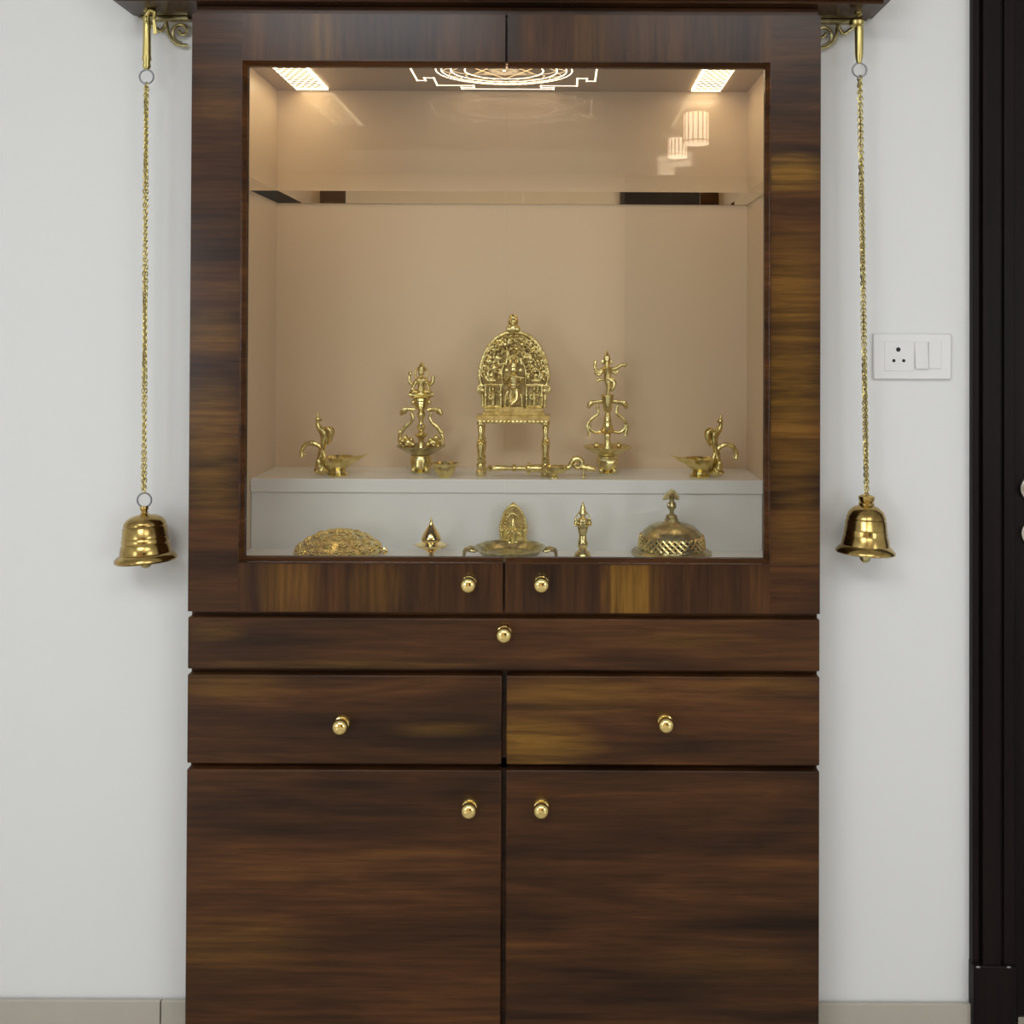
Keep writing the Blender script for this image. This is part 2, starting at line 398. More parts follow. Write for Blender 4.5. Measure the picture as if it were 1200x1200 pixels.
g = G(); q = [(.128, .128), (.128, .062), (.145, .062), (.145, .085), (.160, .085), (.160, -.085), (.145, -.085), (.145, -.062), (.128, -.062)]
pts = []
for k in range(4):
    a = k*-PI/2
    for x, y in q: pts.append(C2+Vector((x*math.cos(a)-y*math.sin(a), x*math.sin(a)+y*math.cos(a)))*S)
line2(g, pts, .0017)
q = [(.120, .120), (.120, .070), (.137, .070), (.137, .094), (.150, .094)]
obj('square_gate', g, M['glow2'], yan, smooth=False)
g = G()
for R, r in ((.118, .0011), (.1085, .0011), (.092, .0011), (.068, .0011)):
    line2(g, [C2+Vector((math.cos(2*PI*k/64), math.sin(2*PI*k/64)))*R*S for k in range(64)], r)
obj('lotus_ring', g, M['glow2'], yan, smooth=False)
g = G()
for n, Ra, Rb in ((16, .0925, .1075), (8, .0685, .0915)):
    for k in range(n):
        a = 2*PI*k/n; h = PI/n
        P_ = [(Ra, a-h*.95), ((Ra+Rb)/2, a-h*.7), (Rb, a), ((Ra+Rb)/2, a+h*.7), (Ra, a+h*.95)]
        line2(g, [C2+Vector((math.cos(t), math.sin(t)))*r*S for r, t in P_], .0006, False)
obj('lotus_petal', g, M['glow3'], yan, smooth=False, kind='stuff')
g = G()
for R, rot, off in ((.066, 90, 0), (.066, -90, 0), (.058, 90, .008), (.058, -90, -.008), (.042, 90, -.006), (.042, -90, .006), (.026, 90, 0), (.026, -90, 0), (.014, -90, 0)):
    line2(g, [C2+Vector((math.cos(math.radians(rot+120*k))*R, math.sin(math.radians(rot+120*k))*R+off))*S for k in range(3)], .0006)
obj('triangle', g, M['glow4'], yan, smooth=False, kind='stuff')
# knobs
def knob(parent, px, py):
    p = at(px, py, 0)
    g = G().lathe([(.0005, 0), (.0140, 0), (.0150, .003), (.0148, .006), (.0125, .0095), (.0075, .011), (.0072, .013), (.0095, .0145), (.0125, .017),
                   (.0138, .0205), (.0138, .024), (.0118, .0285), (.0075, .031), (.0005, .0315)], axis='Y', seg=32)
    w_ = parent.location.x+XC
    return obj('knob', g, M['gold'], parent, loc=(p.x-w_, 0, p.z))
def panel(name, px0, px1, py0, py1, m, z0=None, label=None):
    x0, x1 = XF(px0)-XC, XF(px1)-XC; za, zb_ = ZF(py0), (z0 if z0 is not None else ZF(py1))
    o = cobj(name, BX(x0, x1, 0, .0205, zb_, za), m, bevel=.0022)
    return o
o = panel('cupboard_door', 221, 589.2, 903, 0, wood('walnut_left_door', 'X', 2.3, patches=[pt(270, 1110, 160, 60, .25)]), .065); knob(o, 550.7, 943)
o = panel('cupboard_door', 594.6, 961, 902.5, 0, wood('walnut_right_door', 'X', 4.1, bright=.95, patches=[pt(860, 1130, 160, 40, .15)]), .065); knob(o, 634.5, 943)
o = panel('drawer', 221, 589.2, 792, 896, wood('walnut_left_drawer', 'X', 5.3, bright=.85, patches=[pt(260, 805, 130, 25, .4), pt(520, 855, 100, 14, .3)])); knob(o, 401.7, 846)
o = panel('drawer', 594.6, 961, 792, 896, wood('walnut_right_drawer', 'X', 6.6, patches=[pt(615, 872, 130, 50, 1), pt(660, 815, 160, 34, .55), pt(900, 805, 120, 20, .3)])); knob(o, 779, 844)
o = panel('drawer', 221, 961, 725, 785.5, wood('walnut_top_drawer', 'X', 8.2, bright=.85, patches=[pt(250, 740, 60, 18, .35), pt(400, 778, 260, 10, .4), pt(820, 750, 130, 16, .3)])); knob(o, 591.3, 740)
# glazed doors: each a U-shaped frame with glass meeting in the middle
zt0, zt1, zb0, zb1 = ZF(17), ZF(71), ZF(661), ZF(718)
zo0, zo1 = ZF(77), ZF(655)
for side, (pa, pb, pc) in ((-1, (221, 279.5, 589.6)), (1, (961, 902.5, 592.4))):
    xo, xi, xm = (XF(p)-XC for p in (pa, pb, pc)); xop = XF(285 if side < 0 else 896.5)-XC
    def bxs(a, b, *r): return BX(min(a, b), max(a, b), *r)
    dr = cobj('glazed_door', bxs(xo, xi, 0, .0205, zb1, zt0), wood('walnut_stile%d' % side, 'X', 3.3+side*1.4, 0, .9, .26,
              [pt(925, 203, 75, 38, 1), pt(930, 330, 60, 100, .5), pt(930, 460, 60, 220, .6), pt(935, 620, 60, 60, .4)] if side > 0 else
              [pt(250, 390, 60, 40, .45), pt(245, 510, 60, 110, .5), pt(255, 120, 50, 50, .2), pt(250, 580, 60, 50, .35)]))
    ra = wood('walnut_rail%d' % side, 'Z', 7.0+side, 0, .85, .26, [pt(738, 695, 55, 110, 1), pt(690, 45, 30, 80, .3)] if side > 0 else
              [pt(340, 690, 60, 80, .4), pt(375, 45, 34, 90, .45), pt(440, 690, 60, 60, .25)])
    obj('top_rail', bxs(xi, xm, 0, .0205, zt1, zt0), ra, dr)
    obj('bottom_rail', bxs(xi, xm, 0, .0205, zb1, zb0), ra, dr)
    g = G()
    # chamfered bead: section from (outer edge, proud) down to the glass
    def strip(P0, P1, Q0, Q1):      # P outer line, Q inner line (x, z)
        y = (-.0025, -.0015, .0095)
        mid = lambda a, b, t: (a[0]+(b[0]-a[0])*t, a[1]+(b[1]-a[1])*t)
        rows = [(P0, P1, .001), (mid(P0, Q0, .04), mid(P1, Q1, .04), -.0028), (mid(P0, Q0, .25), mid(P1, Q1, .25), -.0028), (mid(P0, Q0, .33), mid(P1, Q1, .33), .001), (Q0, Q1, .0095), (Q0, Q1, .020), (P0, P1, .020)]
        vs = []
        for a, b, yy in rows: vs += [(a[0], yy, a[1]), (b[0], yy, b[1])]
        n = len(rows)
        g.add(vs, [(2*i, 2*i+1, 2*((i+1) % n)+1, 2*((i+1) % n)) for i in range(n)]+[tuple(2*i for i in range(n)), tuple(2*i+1 for i in range(n-1, -1, -1))])
    xi_ = xi
    strip((xi_, zt1), (xi_, zb0), (xop, zo0), (xop, zo1))
    strip((xi_, zt1), (xm, zt1), (xop, zo0), (xm, zo0))
    strip((xi_, zb0), (xm, zb0), (xop, zo1), (xm, zo1))
    obj('glazing_bead', g, wood('walnut_bead%d' % side, 'X', 11, 0, 1.2, .22), dr, smooth=False)
    obj('glass_pane', bxs(xop, XF(590.4 if side < 0 else 591.6)-XC, .0125, .0165, zo1, zo0), M['glass'], dr, smooth=False)
    knob(dr, 550 if side < 0 else 634.7, 682)
# scroll brackets under the cornice ends, near the wall
def bracket(side):
    u = 1.835/F; yb_ = YW-.010
    ex = at(222 if side < 0 else 955, 40, yb_).x; z0 = ZSOF
    t = cab
    o = bpy.data.objects.new('x', None)
    r = cobj('scroll_bracket', BX(min(0, side*55*u), max(0, side*55*u), -.008, .009, -.0065, -.0005), M['brass_dark'], loc=(ex-XC, yb_, z0), bevel=.001)
    g = G(u)
    s = side
    g.tube([(s*2, 0, -33), (s*14, 0, -31), (s*24, 0, -20), (s*27, 0, -5)], [1.8, 2.3, 2.3, 2], 8)
    sp = []
    for k in range(16):
        a = -PI/2+k*.48; R = 13.5-.78*k
        sp.append((s*(9+R*.95*math.cos(a)), 0, -17+R*math.sin(a)))
    g.tube(sp, [1.9]*14+[2.1, 2.4], 8)
    g.tube([(s*27, 0, -6), (s*33, 0, -16), (s*40, 0, -12), (s*50, 0, -5)], [1.8, 2.2, 2.1, 1.8], 8)
    g.ball((s*12, 0, -17), 2.4, 10)
    obj('scroll', g, M['brass_dark'], r)
bracket(-1); bracket(1)

# ------------------------------------------------------------------ bells on chains
def hanging_bell(side):
    Y = .045; D = Y+D0; u = D/F
    if side < 0:
        top = at(173, 30, Y); top.z = ZSOF; ringp = at(171.5, 90, Y); rb = at(168.5, 585, Y); base = at(169, 593, Y)
        t = thing('hanging_bell', 'tarnished brass bell on a long chain left of the cabinet, tilted', 'bell', top)
    else:
        top = at(1006, 30, Y); top.z = ZSOF; ringp = at(1007.5, 82, Y); rb = at(1015, 573, Y); base = at(1015.5, 580, Y)
        t = thing('hanging_bell', 'brass bell on a long chain right of the cabinet, clapper showing below', 'bell', top)
    L = lambda p: p-top
    # hook
    g = G(u); zr = (ringp.z-top.z)/u; dx = (ringp.x-top.x)/u
    g.lathe([(.5, 0), (4.5, 0), (4.5, -2.5), (2, -3.5), (2, -8), (.5, -8)], seg=16)
    g.ring((0, 0, -12), 5, 1.3, 20, 'YZ')
    obj('ceiling_hook', g, M['chain'], t)
    g = G(u)
    if side < 0:
        g.tube([(7, 0, -10), (9, -2, -4), (4, -3, -2), (0, -2, -8), (-1, 0, -16), (-.5, 0, zr+28)], [1.8, 2.8, 3, 3.2, 4.2, 4.6], 10)
        g.lathe([(.5, -14), (3.5, -15), (4.6, -19), (4.0, -24), (4.8, zr+28), (4.6, zr+27), (5.4, zr+20), (4, zr+17), (4.8, zr+12), (3.2, zr+9), (.5, zr+8)], c=(dx*.7, 0, 0), seg=16)
        g.add([(6, -1, -12), (9, -1, -12), (11.5, -1, -28), (7, -1, -29), (6, 1, -12), (9, 1, -12), (11.5, 1, -28), (7, 1, -29)], [(0, 1, 2, 3), (4, 7, 6, 5), (0, 4, 5, 1), (1, 5, 6, 2), (2, 6, 7, 3), (3, 7, 4, 0)])
    else:
        g.lathe([(.5, -6), (7, -7), (9, -11), (8, -15), (4, -18), (.5, -18)], seg=16, c=(-2, 0, 0))
        g.lathe([(.5, -14), (4.6, -15), (5.2, -20), (4.8, zr+18), (4.2, zr+14), (2.8, zr+8), (.5, zr+7)], c=(dx*.5, 0, 0), seg=16)
    obj('snap_hook', g, M['chain'], t)
    obj('upper_ring', G(u).ring((0, 0, 0), 8.2, 1.1, 24), M['steel'], t, loc=L(ringp))
    # chain
    a = ringp-Vector((0, 0, 8*u)); b = rb+Vector((0, 0, 8*u)) if side < 0 else base-Vector((0, 0, .004)); n = int((a-b).length/.0062); g = G()
    for k in range(n):
        c = a.lerp(b, (k+.5)/n)-top
        pl = .6+(.9*math.sin(k*.11)) if k % 2 else -.75+(.5*math.sin(k*.11))
        pts = []
        for j in range(10):
            q = 2*PI*j/10; x = .0042*math.cos(q); z = .0054*math.sin(q)
            pts.append((c.x+x*math.cos(pl), c.y+x*math.sin(pl), c.z+z))
        g.tube(pts, .0014, 5, False, True)
    obj('chain', g, M['chain'], t, kind='stuff')
    if side < 0: obj('lower_ring', G(u).ring((0, 0, 0), 8.2, 1.1, 24), M['steel'], t, loc=L(at(169, 586, Y)))
    # bell
    if side < 0:
        pr = [(.5, 0), (4.6, 0), (5, -3), (3.8, -5), (3.8, -8), (6, -10), (13, -11), (19, -14), (22.5, -18), (23.6, -22), (23.2, -23), (24.4, -24.5), (25, -33), (25.6, -35), (25.2, -36.5), (26, -38), (26.2, -42), (25.7, -43), (27, -45),
              (28.4, -53), (28.2, -54.5), (31, -56), (34, -59), (34.6, -62), (33, -64), (30, -64), (26, -56), (23, -35), (18, -18), (.5, -14)]
        rot = Euler((math.radians(-4), math.radians(-4), 0))
    else:
        pr = [(.5, -1), (6, 0), (9.5, -2), (9, -6), (7.6, -8), (9, -9.5), (8.8, -12), (14, -14), (19.5, -19), (22, -25), (22.6, -27), (22.2, -28), (23.2, -30), (24, -39), (24.6, -40), (24.2, -42), (25, -44), (24.7, -46), (25.6, -48),
              (27, -55), (27.5, -58), (30, -60), (33.6, -64), (34, -66.5), (32, -68), (29, -68), (25, -58), (22, -35), (17, -19), (.5, -15)]
        rot = Euler((math.radians(-4), math.radians(2.5), 0))
    bo = obj('bell_body', G(u).lathe(pr, seg=48), M['bell'], t, loc=L(base)); bo.rotation_euler = rot
    zc = -66 if side < 0 else -72
    obj('clapper', G(u).tube([(0, 0, -15), (0, 0, zc+4)], .9, 6).ball((0, 0, zc), (6.5, 6.5, 6 if side < 0 else 6.5), 16), M['brass_dark'], bo)
hanging_bell(-1); hanging_bell(1)

# ------------------------------------------------------------------ brass objects. units: photo pixels at the object's depth, z up from its foot
def spot(px, Y, z): p = at(px, 600, Y); dz = at(px, 600, Y).z; return Vector((p.x, Y, z))
UY = lambda Y: (Y+D0)/F
def peacock_lamp(px, Y, m, label):
    u = UY(Y); t = thing('peacock_oil_lamp', label, 'oil lamp', spot(px, Y, ZSTEP), 'peacock oil lamps')
    g = G(u).lathe([(.5, 0), (12, 0), (12.5, 1.5), (11, 3), (9, 4), (8.5, 6.5), (9.5, 8), (13, 11), (17, 16), (18.5, 20.5), (19, 22), (17.6, 22), (15, 18), (11, 14), (.5, 12.5)], seg=36)
    obj('lamp_bowl', g, M['brass'], t)
    g = G(u)
    g.add([(m*14, -5, 14), (m*14, 5, 14), (m*26, -4, 19.5), (m*26, 4, 19.5), (m*37, 0, 26.5), (m*13, -9, 21.5), (m*13, 9, 21.5), (m*26, -5.5, 23), (m*26, 5.5, 23), (m*14, 0, 18), (m*26, 0, 21)],
          [(0, 1, 3, 2), (2, 3, 4), (5, 7, 10, 9), (9, 10, 8, 6), (7, 4, 10), (10, 4, 8), (0, 2, 7, 5), (1, 6, 8, 3), (2, 4, 7), (3, 8, 4), (0, 5, 9, 6, 1)])
    obj('spout', g, M['brass'], t)
    g = G(u); s = -m
    g.tube([(s*24, 0, 67), (s*24.5, 0, 61), (s*22, 0, 55), (s*17, 0, 50), (s*16.5, 0, 42), (s*18, 0, 34), (s*20.5, 0, 25), (s*20, 0, 12), (s*15, 0, 2)], [2.4, 2.4, 4, 5.6, 4.8, 3.4, 3.6, 5.2, 5], 10)
    g.ball((s*24, 0, 65.5), (3.6, 3.2, 3.2), 12); g.tube([(s*23, 0, 66), (s*19, 0, 64)], [2, .8], 8, False)
    g.tube([(s*24, 0, 68), (s*25, 0, 72), (s*23.5, 0, 74)], [1.7, 1.3, .6], 6)
    for q in (-3, 3): g.tube([(s*15, q, 55), (s*9, q*1.4, 53), (s*8.5, q*1.3, 45), (s*12, q, 36)], [3, 3.2, 2.4, 1], 8)
    g.ball((s*19, 0, 6), (10, 6, 5), 12); g.ball((s*22, -3, 13), (4.6, 4, 8), 12)
    for k in range(5): g.ball((s*(12+3*k), -5.5, 5+(k%2)*3), 1.6, 8); g.ball((s*(20+k%2*3), -5.5, 10+2.6*k), 1.5, 8)
    obj('peacock', g, M['brass_carved'], t, remesh=.0011)
    g = G(u).tube([(s*16, 0, 22), (s*20, 0, 32), (s*29, 0, 37.5), (s*38, 0, 36), (s*43, 0, 28), (s*42, 0, 22), (s*39, 0, 25)], [2.4, 2.8, 3, 2.8, 2.4, 2.2, 1.2], 8)
    for k in range(5): g.ball((s*(24+4*k), -2, 35.5+[0, 1.5, 1.5, .5, -2.5][k]), 1.3, 8)
    obj('tail', g, M['brass_carved'], t)
peacock_lamp(396, .288, 1, 'small brass oil lamp with peacock at the left end of the white step')
peacock_lamp(820, .288, -1, 'small brass oil lamp with peacock at the right end of the white step')

def deity_lamp(px, Y, kind, label):
    u = UY(Y); t = thing('deity_oil_lamp', label, 'oil lamp', spot(px, Y, ZSTEP), 'tall deity lamps')
    g = G(u)
    g.lathe([(.5, 0), (8, 0), (9, 1.5), (6, 3), (10, 5), (12.5, 8), (12.5, 17), (11, 20), (12, 21), (9, 22), (.5, 22)], seg=8 if kind == 'dance' else 28)
    for k in range(4): a = PI/4+k*PI/2; g.ball((11*math.cos(a), 11*math.sin(a), 4), (3, 3, 3.5), 10)
    obj('foot', g, M['brass'], t)
    obj('lamp_dish', G(u).lathe([(.5, 21), (12, 21.5), (18, 24), (24, 28), (28, 30.5), (28.5, 32), (27, 32), (22, 29.5), (12, 26), (.5, 25)], seg=40), M['brass_dark' if kind == 'seat' else 'brass'], t)
    if kind == 'seat':
        pr = [(.5, 24), (6, 25), (4.5, 29), (3, 33), (3.2, 38), (4.5, 41), (8, 43.5), (8.4, 45), (4, 47), (3, 49), (5, 52), (5.2, 54), (3, 57), (2.6, 62), (4.8, 66), (5, 69), (3, 72), (6, 74), (8, 75), (7.2, 77), (8.6, 78), (8, 80), (9.6, 81), (9, 83), (10.6, 84.5), (10, 87), (12, 88), (9, 89.5), (.5, 90)]
    else:
        pr = [(.5, 24), (7, 25), (6.5, 29), (4.5, 35), (3.5, 41), (4.5, 44), (4, 46), (8, 48.5), (9, 50), (7, 53), (5, 58), (4.5, 61), (5, 62), (3.6, 66), (3.8, 67), (3, 71), (5, 74), (6.5, 84), (7, 87), (7.5, 90), (.5, 91)]
    obj('column', G(u).lathe(pr, seg=24), M['brass'], t)
    g = G(u)
    for s in (-1, 1):
        if kind == 'seat':
            g.tube([(s*7, 0, 73), (s*15, 0, 74), (s*21, 0, 72), (s*24, 0, 67)], [2.6, 2.4, 3.4, 1.6], 8)
            g.ball((s*20, 0, 71), (3.4, 2.6, 3), 10)
            g.tube([(s*12, 0, 70), (s*10, 0, 64), (s*13, 0, 58), (s*20, 0, 52), (s*25, 0, 42), (s*24, 0, 33)], [1.9, 2.1, 2.1, 2.6, 2.4, 2.2], 8)
            g.ball((s*8, -1, 82), (4, 3, 4), 8); g.ball((s*24, -1, 47), (2.6, 2, 3), 8); g.ball((s*11, -6, 39), (2.6, 2.6, 3), 8); g.ball((s*16, -7, 33), (3, 3, 3), 8); g.ball((s*22, -2, 37), (2.6, 2.6, 3), 8)
            g.ball((s*14, -2, 35), (7, 5, 6), 12); g.ball((s*18, -2, 41), (3.4, 3, 3.4), 10); g.ball((s*9, -5, 33), (3, 3, 4), 10); g.ball((s*20, -1, 31), (4, 4, 3), 10)
        else:
            g.tube([(s*5, 0, 84), (s*13, 0, 83), (s*19, 0, 82), (s*23, 0, 76)], [2.4, 2.2, 3.4, 1.8], 8)
            g.ball((s*20, 0, 81), (3.8, 3, 3.4), 10)
            g.tube([(s*12, 0, 80), (s*11, 0, 70), (s*18, 0, 64), (s*23, 0, 56), (s*21, 0, 44)], [1.8, 2, 2.1, 2.2, 1.9], 8)
            g.tube([(s*7, 0, 49), (s*14, 0, 48), (s*20, 0, 52), (s*22, 0, 60)], [1.7, 1.9, 1.9, 1.5], 8)
            g.ball((s*13, -4, 33), (3.5, 3.5, 4), 10)
    obj('scrollwork', g, M['brass_carved'], t)
    g = G(u)
    if kind == 'seat':      # seated goddess, arms raised to the sides
        b = 90
        g.tube([(-14, -1, b+1.5), (0, -3, b+1), (14, -1, b+1.5)], [3.6, 2.8, 3.6], 10)
        g.ball((-7, -4, b+5), (6, 5, 3), 12); g.ball((7, -4, b+5), (6, 5, 3), 12)
        g.tube([(0, 0, b+3), (0, 0, b+11), (0, 0, b+19), (0, 0, b+23)], [5.4, 4.6, 5.8, 2.8], 10)
        g.ball((-3, -3, b+18), (3, 2.6, 2.6), 8); g.ball((3, -3, b+18), (3, 2.6, 2.6), 8)
        g.ball((0, -1, b+27), (4, 3.8, 4.4), 12)
        g.lathe([(.5, b+28), (4.8, b+29), (4.2, b+33), (2.4, b+37), (.5, b+40)], seg=12)
        for s in (-1, 1):
            g.tube([(s*5, 0, b+19), (s*10, -1, b+13), (s*13.5, -2, b+16), (s*14, -1, b+23)], [2.2, 2.2, 2.2, 2.2], 8)
            g.ball((s*13, -1, b+26 if s < 0 else b+17), (2.8, 2.2, 3), 8)
            g.tube([(s*4.5, -1, b+19), (s*8, -4, b+12), (s*10, -6, b+7)], [2.2, 2, 1.8], 8)
            g.tube([(s*6, 1, b+20), (s*7.5, 1, b+26), (s*5, 1, b+33)], [1.2, 1.2, 1], 6)
    else:                   # dancing figure on one leg
        b = 90
        g.lathe([(.5, b), (8, b), (7, b+2.5), (.5, b+3)], seg=16)
        g.tube([(0, 0, b+2), (1, -1, b+11), (-1, 0, b+21)], [2.6, 3, 4.2], 10)
        g.tube([(1, 0, b+21), (7, -3, b+17), (6, -5, b+10), (3, -4, b+7)], [3.8, 3.3, 2.6, 2], 10)
        g.tube([(-1, 0, b+19), (-9, -2, b+20), (-13, -1, b+17)], [1.9, 1.9, 2.3], 8)
        g.tube([(0, 0, b+20), (0, 0, b+26), (-1, 0, b+33), (-1, 0, b+36)], [5, 4.6, 6.4, 3], 10)
        g.ball((-1, -1.5, b+40), (3.8, 3.6, 4.4), 12)
        g.tube([(-1, -4, b+40), (-1, -5.5, b+34), (1, -5, b+30)], [1.7, 1.3, .9], 8)
        g.lathe([(.5, b+42), (4.4, b+43), (4, b+47), (2, b+51), (.5, b+54)], c=(-1, 0, 0), seg=12)
        g.ball((-5.5, 0, b+40), (3, 1, 3.4), 8); g.ball((3.5, 0, b+40), (3, 1, 3.4), 8)
        g.tube([(4, 0, b+32), (10, -1, b+33), (17, -2, b+37), (22, -2, b+36)], [2.4, 2.4, 2.2, 2], 8)
        g.tube([(4, 1, b+31), (9, 0, b+27), (12, 0, b+30)], [2.2, 2.2, 2], 8)
        g.tube([(-6, 0, b+32), (-12, -1, b+29), (-15, -1, b+35), (-14, 0, b+42)], [2.4, 2.3, 2.2, 2], 8)
        g.tube([(-6, 0, b+31), (-10, -2, b+25), (-15, -3, b+28)], [2.3, 2.2, 2], 8)
        g.ball((-15, 0, b+36), 2.4, 8)
    obj('figure', g, M['brass'], t, remesh=.0009)
deity_lamp(493, .335, 'seat', 'tall brass oil lamp topped by a seated goddess with crown, left of the arched shrine')
deity_lamp(711.5, .335, 'dance', 'tall brass oil lamp topped by a dancing figure, right of the arched shrine')
# small bowl
Y = .272; u = UY(Y)
t = thing('small_bowl', 'small plain brass bowl on the white step beside the goddess lamp', 'bowl', spot(521, Y, ZSTEP))
obj('bowl', G(u).lathe([(.5, 0), (7, 0), (7.5, 1.5), (10, 4), (12.5, 9), (13, 13), (16, 15.5), (16.5, 16.5), (14.5, 16.5), (11.8, 13), (10.5, 8), (7, 4.5), (.5, 3.5)], seg=36), M['brass'], t)

# throne: a small table carrying the arch with its deity
Y = .312; u = UY(Y)
t = thing('footed_stand', 'small brass table with four turned legs under the arched shrine', 'stand', spot(601.5, Y, ZSTEP))
g = G(u).box(-42, 42, -17, 17, 64, 68).box(-40, 40, -15, 15, 61, 64).box(-43, 43, -18, 18, 68, 70)
for k in range(17): g.ball((-38+k*4.75, -16, 63), (2, 1.6, 2.4), 8)
obj('table_top', g, M['brass'], t)
for sx in (-1, 1):
    for sy in (-1, 1):
        obj('leg', G(u).lathe([(.5, 0), (4.5, 0), (5.5, 3), (5.5, 6), (3.5, 8), (4.8, 11), (4.8, 14), (3.4, 16), (5, 19), (3.2, 22), (4, 27), (4.8, 33), (5, 37), (3.4, 39), (5, 41), (3, 43), (2.8, 48), (4, 56), (3, 58), (5, 60), (5, 62), (.5, 62)], c=(sx*37.5, sy*13, 0), seg=20), M['brass'], t)
zb = 70*u
t = thing('arched_shrine', 'ornate brass arch with a standing deity in its niche, on the small footed stand', 'statue', spot(601.5, Y, ZSTEP)+Vector((0, 0, zb+.0002)))
g = G(u).box(-36, 36, -11, 11, 0, 4).box(-34, 34, -9, 9, 4, 8)
g.box(-12, 12, -13, -4, 3, 10)
obj('plinth', g, M['brass'], t, bevel=.0006)
# back plate
out = [(-33, 6), (-34, 26), (-39, 32), (-41, 44), (-40, 58), (-35, 72), (-27, 84), (-17, 93), (-8, 98)]
out = out+[(-x, z) for x, z in reversed(out)]
obj('back_plate', G(u).prism(out, 2.5, 5), M['brass_dark'], t)
random.seed(3)
g = G(u)
for s in (-1, 1):       # arch bands and flame edge
    for R in (1.0, .72):
        pts = []
        for k in range(10):
            a = PI*k/18; pts.append((s*40*R*math.cos(a)**.9 if k < 9 else 0, 0, 42+(54*R if R == 1 else 50*R)*math.sin(a)))
        g.tube([(s*(36 if R == 1 else 26)*1.0, 0, 8), (s*(37 if R == 1 else 28), 0, 30)]+pts, 2.2 if R == 1 else 1.7, 8)
    for k in range(15):
        a = PI*(k+.5)/30; g.ball((s*40.5*math.cos(a), -.5, 42+55*math.sin(a)), (2.6, 1.8, 2.6), 8)
    for k in range(11):
        a = PI*(k+.5)/22; x, z = 34.5*math.cos(a), 44+45*math.sin(a)
        g.ring((s*x, -2, z), 3.6, 1.1, 12); g.ball((s*x, -2.5, z), 1.6, 8)
    for k in range(8):
        a = PI*(k+.5)/16; g.ball((s*23*math.cos(a), -3, 48+30*math.sin(a)), (3, 2.4, 2.2), 8, Matrix.Rotation(-s*a, 3, 'Y'))
    g.ball((s*37, -1, 28), (4.5, 2.5, 4), 10); g.tube([(s*34, -1, 34), (s*41, -1, 33), (s*42, -1, 27), (s*38, -1, 24)], [1.6, 1.8, 1.6, 1.2], 8)
k = 0
while k < 110:
    a = random.uniform(.0, PI); R = random.uniform(.25, .95)**.7; x = 37*R*math.cos(a); z = 40+53*R*math.sin(a)
    if abs(x) < 12.5 and z < 66: continue
    k += 1; b = random.uniform(0, PI); q = random.uniform(2.2, 3.6)
    g.tube([(x-q*math.cos(b), -2.5, z-q*math.sin(b)), (x, -4.6, z+1), (x+q*math.cos(b), -2.5, z+q*math.sin(b))], [1, 1.6, .9], 6)
for s in (-1, 1):
    g.tube([(s*13, -3, 34), (s*14, -4, 48), (s*11, -4, 60), (s*4, -5, 67), (0, -5, 70)], [1.8, 1.8, 1.8, 1.8, 2], 8)
    g.tube([(s*20, -4, 40), (s*28, -5, 42), (s*30, -5, 50), (s*24, -5, 54), (s*20, -5, 49)], [1.6, 1.8, 1.8, 1.6, 1.4], 8)
    g.ball((s*10, -5, 82), (3.6, 2.4, 3), 10); g.ball((s*3.5, -6, 77), (3.4, 2.4, 2.6), 10); g.tube([(s*5, -4, 88), (s*9, -5, 92), (s*12, -4, 90)], 1.4, 6)
    g.ball((s*19, -4, 66), (3.4, 2.4, 4), 10); g.ball((s*28, -4, 62), (3, 2.4, 3.6), 10)
for k in range(5): g.tube([((k-2)*4, -4, 70-abs(k-2)*2), ((k-2)*4.6, -6, 62-abs(k-2)*2)], [2.2, 1.2], 6, False)
obj('arch', g, M['brass_carved'], t, remesh=.0010)
# finial face
g = G(u).ball((-1, -3, 100.5), (9, 5.5, 5.4), 14).ball((-1, -3, 108.5), (6.4, 5, 5.6), 14).lathe([(.5, 109), (6, 109), (6.2, 111), (5, 112.5), (5.6, 114), (3.8, 117), (.5, 118)], c=(-1, -1, 0), seg=16)
for s in (-1, 1): g.ball((-1+s*2.4, -7.6, 109), 1.6, 8); g.ball((-1+s*5, -7, 100), (3.6, 2.6, 3.2), 8)
g.ball((-1, -8, 105.5), (1.5, 1.6, 1.8), 8)
obj('lion_face_finial', g, M['brass'], t, remesh=.0009)
for s in (-1, 1):       # side pillars with attendant reliefs
    g = G(u)
    g.box(s*24-10.5, s*24+10.5, -4, 3, 8, 11); g.box(s*24-10.5, s*24+10.5, -4, 3, 33, 36)
    for dx in (-9, 9): g.lathe([(.5, 10), (1.8, 10), (1.6, 20), (2.1, 22), (1.6, 24), (1.8, 34), (.5, 34)], c=(s*24+dx, -3, 0), seg=10)
    g.tube([(s*24, -2, 11), (s*24, -3, 18), (s*24, -3, 26)], [3.4, 2.8, 3.4], 10); g.ball((s*24, -4, 30), (2.5, 2.4, 3), 10)
    g.tube([(s*24-3, -3, 25), (s*24-5, -5, 20), (s*24-1, -6, 18)], 1.1, 6); g.tube([(s*24+3, -3, 25), (s*24+6, -4, 21), (s*24+6, -5, 28)], 1.1, 6)
    for z in (40, 46): g.ball((s*26, -4, z), (7-(z-40)*.4, 3, 3), 10)
    g.ball((s*17, -5, 44), (3, 2.5, 3.6), 10); g.ball((s*32, -4, 43), (3, 2.5, 4), 10)
    obj('side_pillar', g, M['brass_carved'], t, remesh=.0009)
g = G(u)                # standing deity, one leg crossed, hands to a flute
g.tube([(-3.5, -6, 10), (-3.5, -7, 20), (-2, -6.5, 31)], [3, 3.4, 4.6], 10)
g.tube([(3, -6.5, 30), (4, -9.5, 20), (-1, -12, 14), (-5, -10.5, 11)], [4.4, 3.4, 2.8, 2.2], 10)
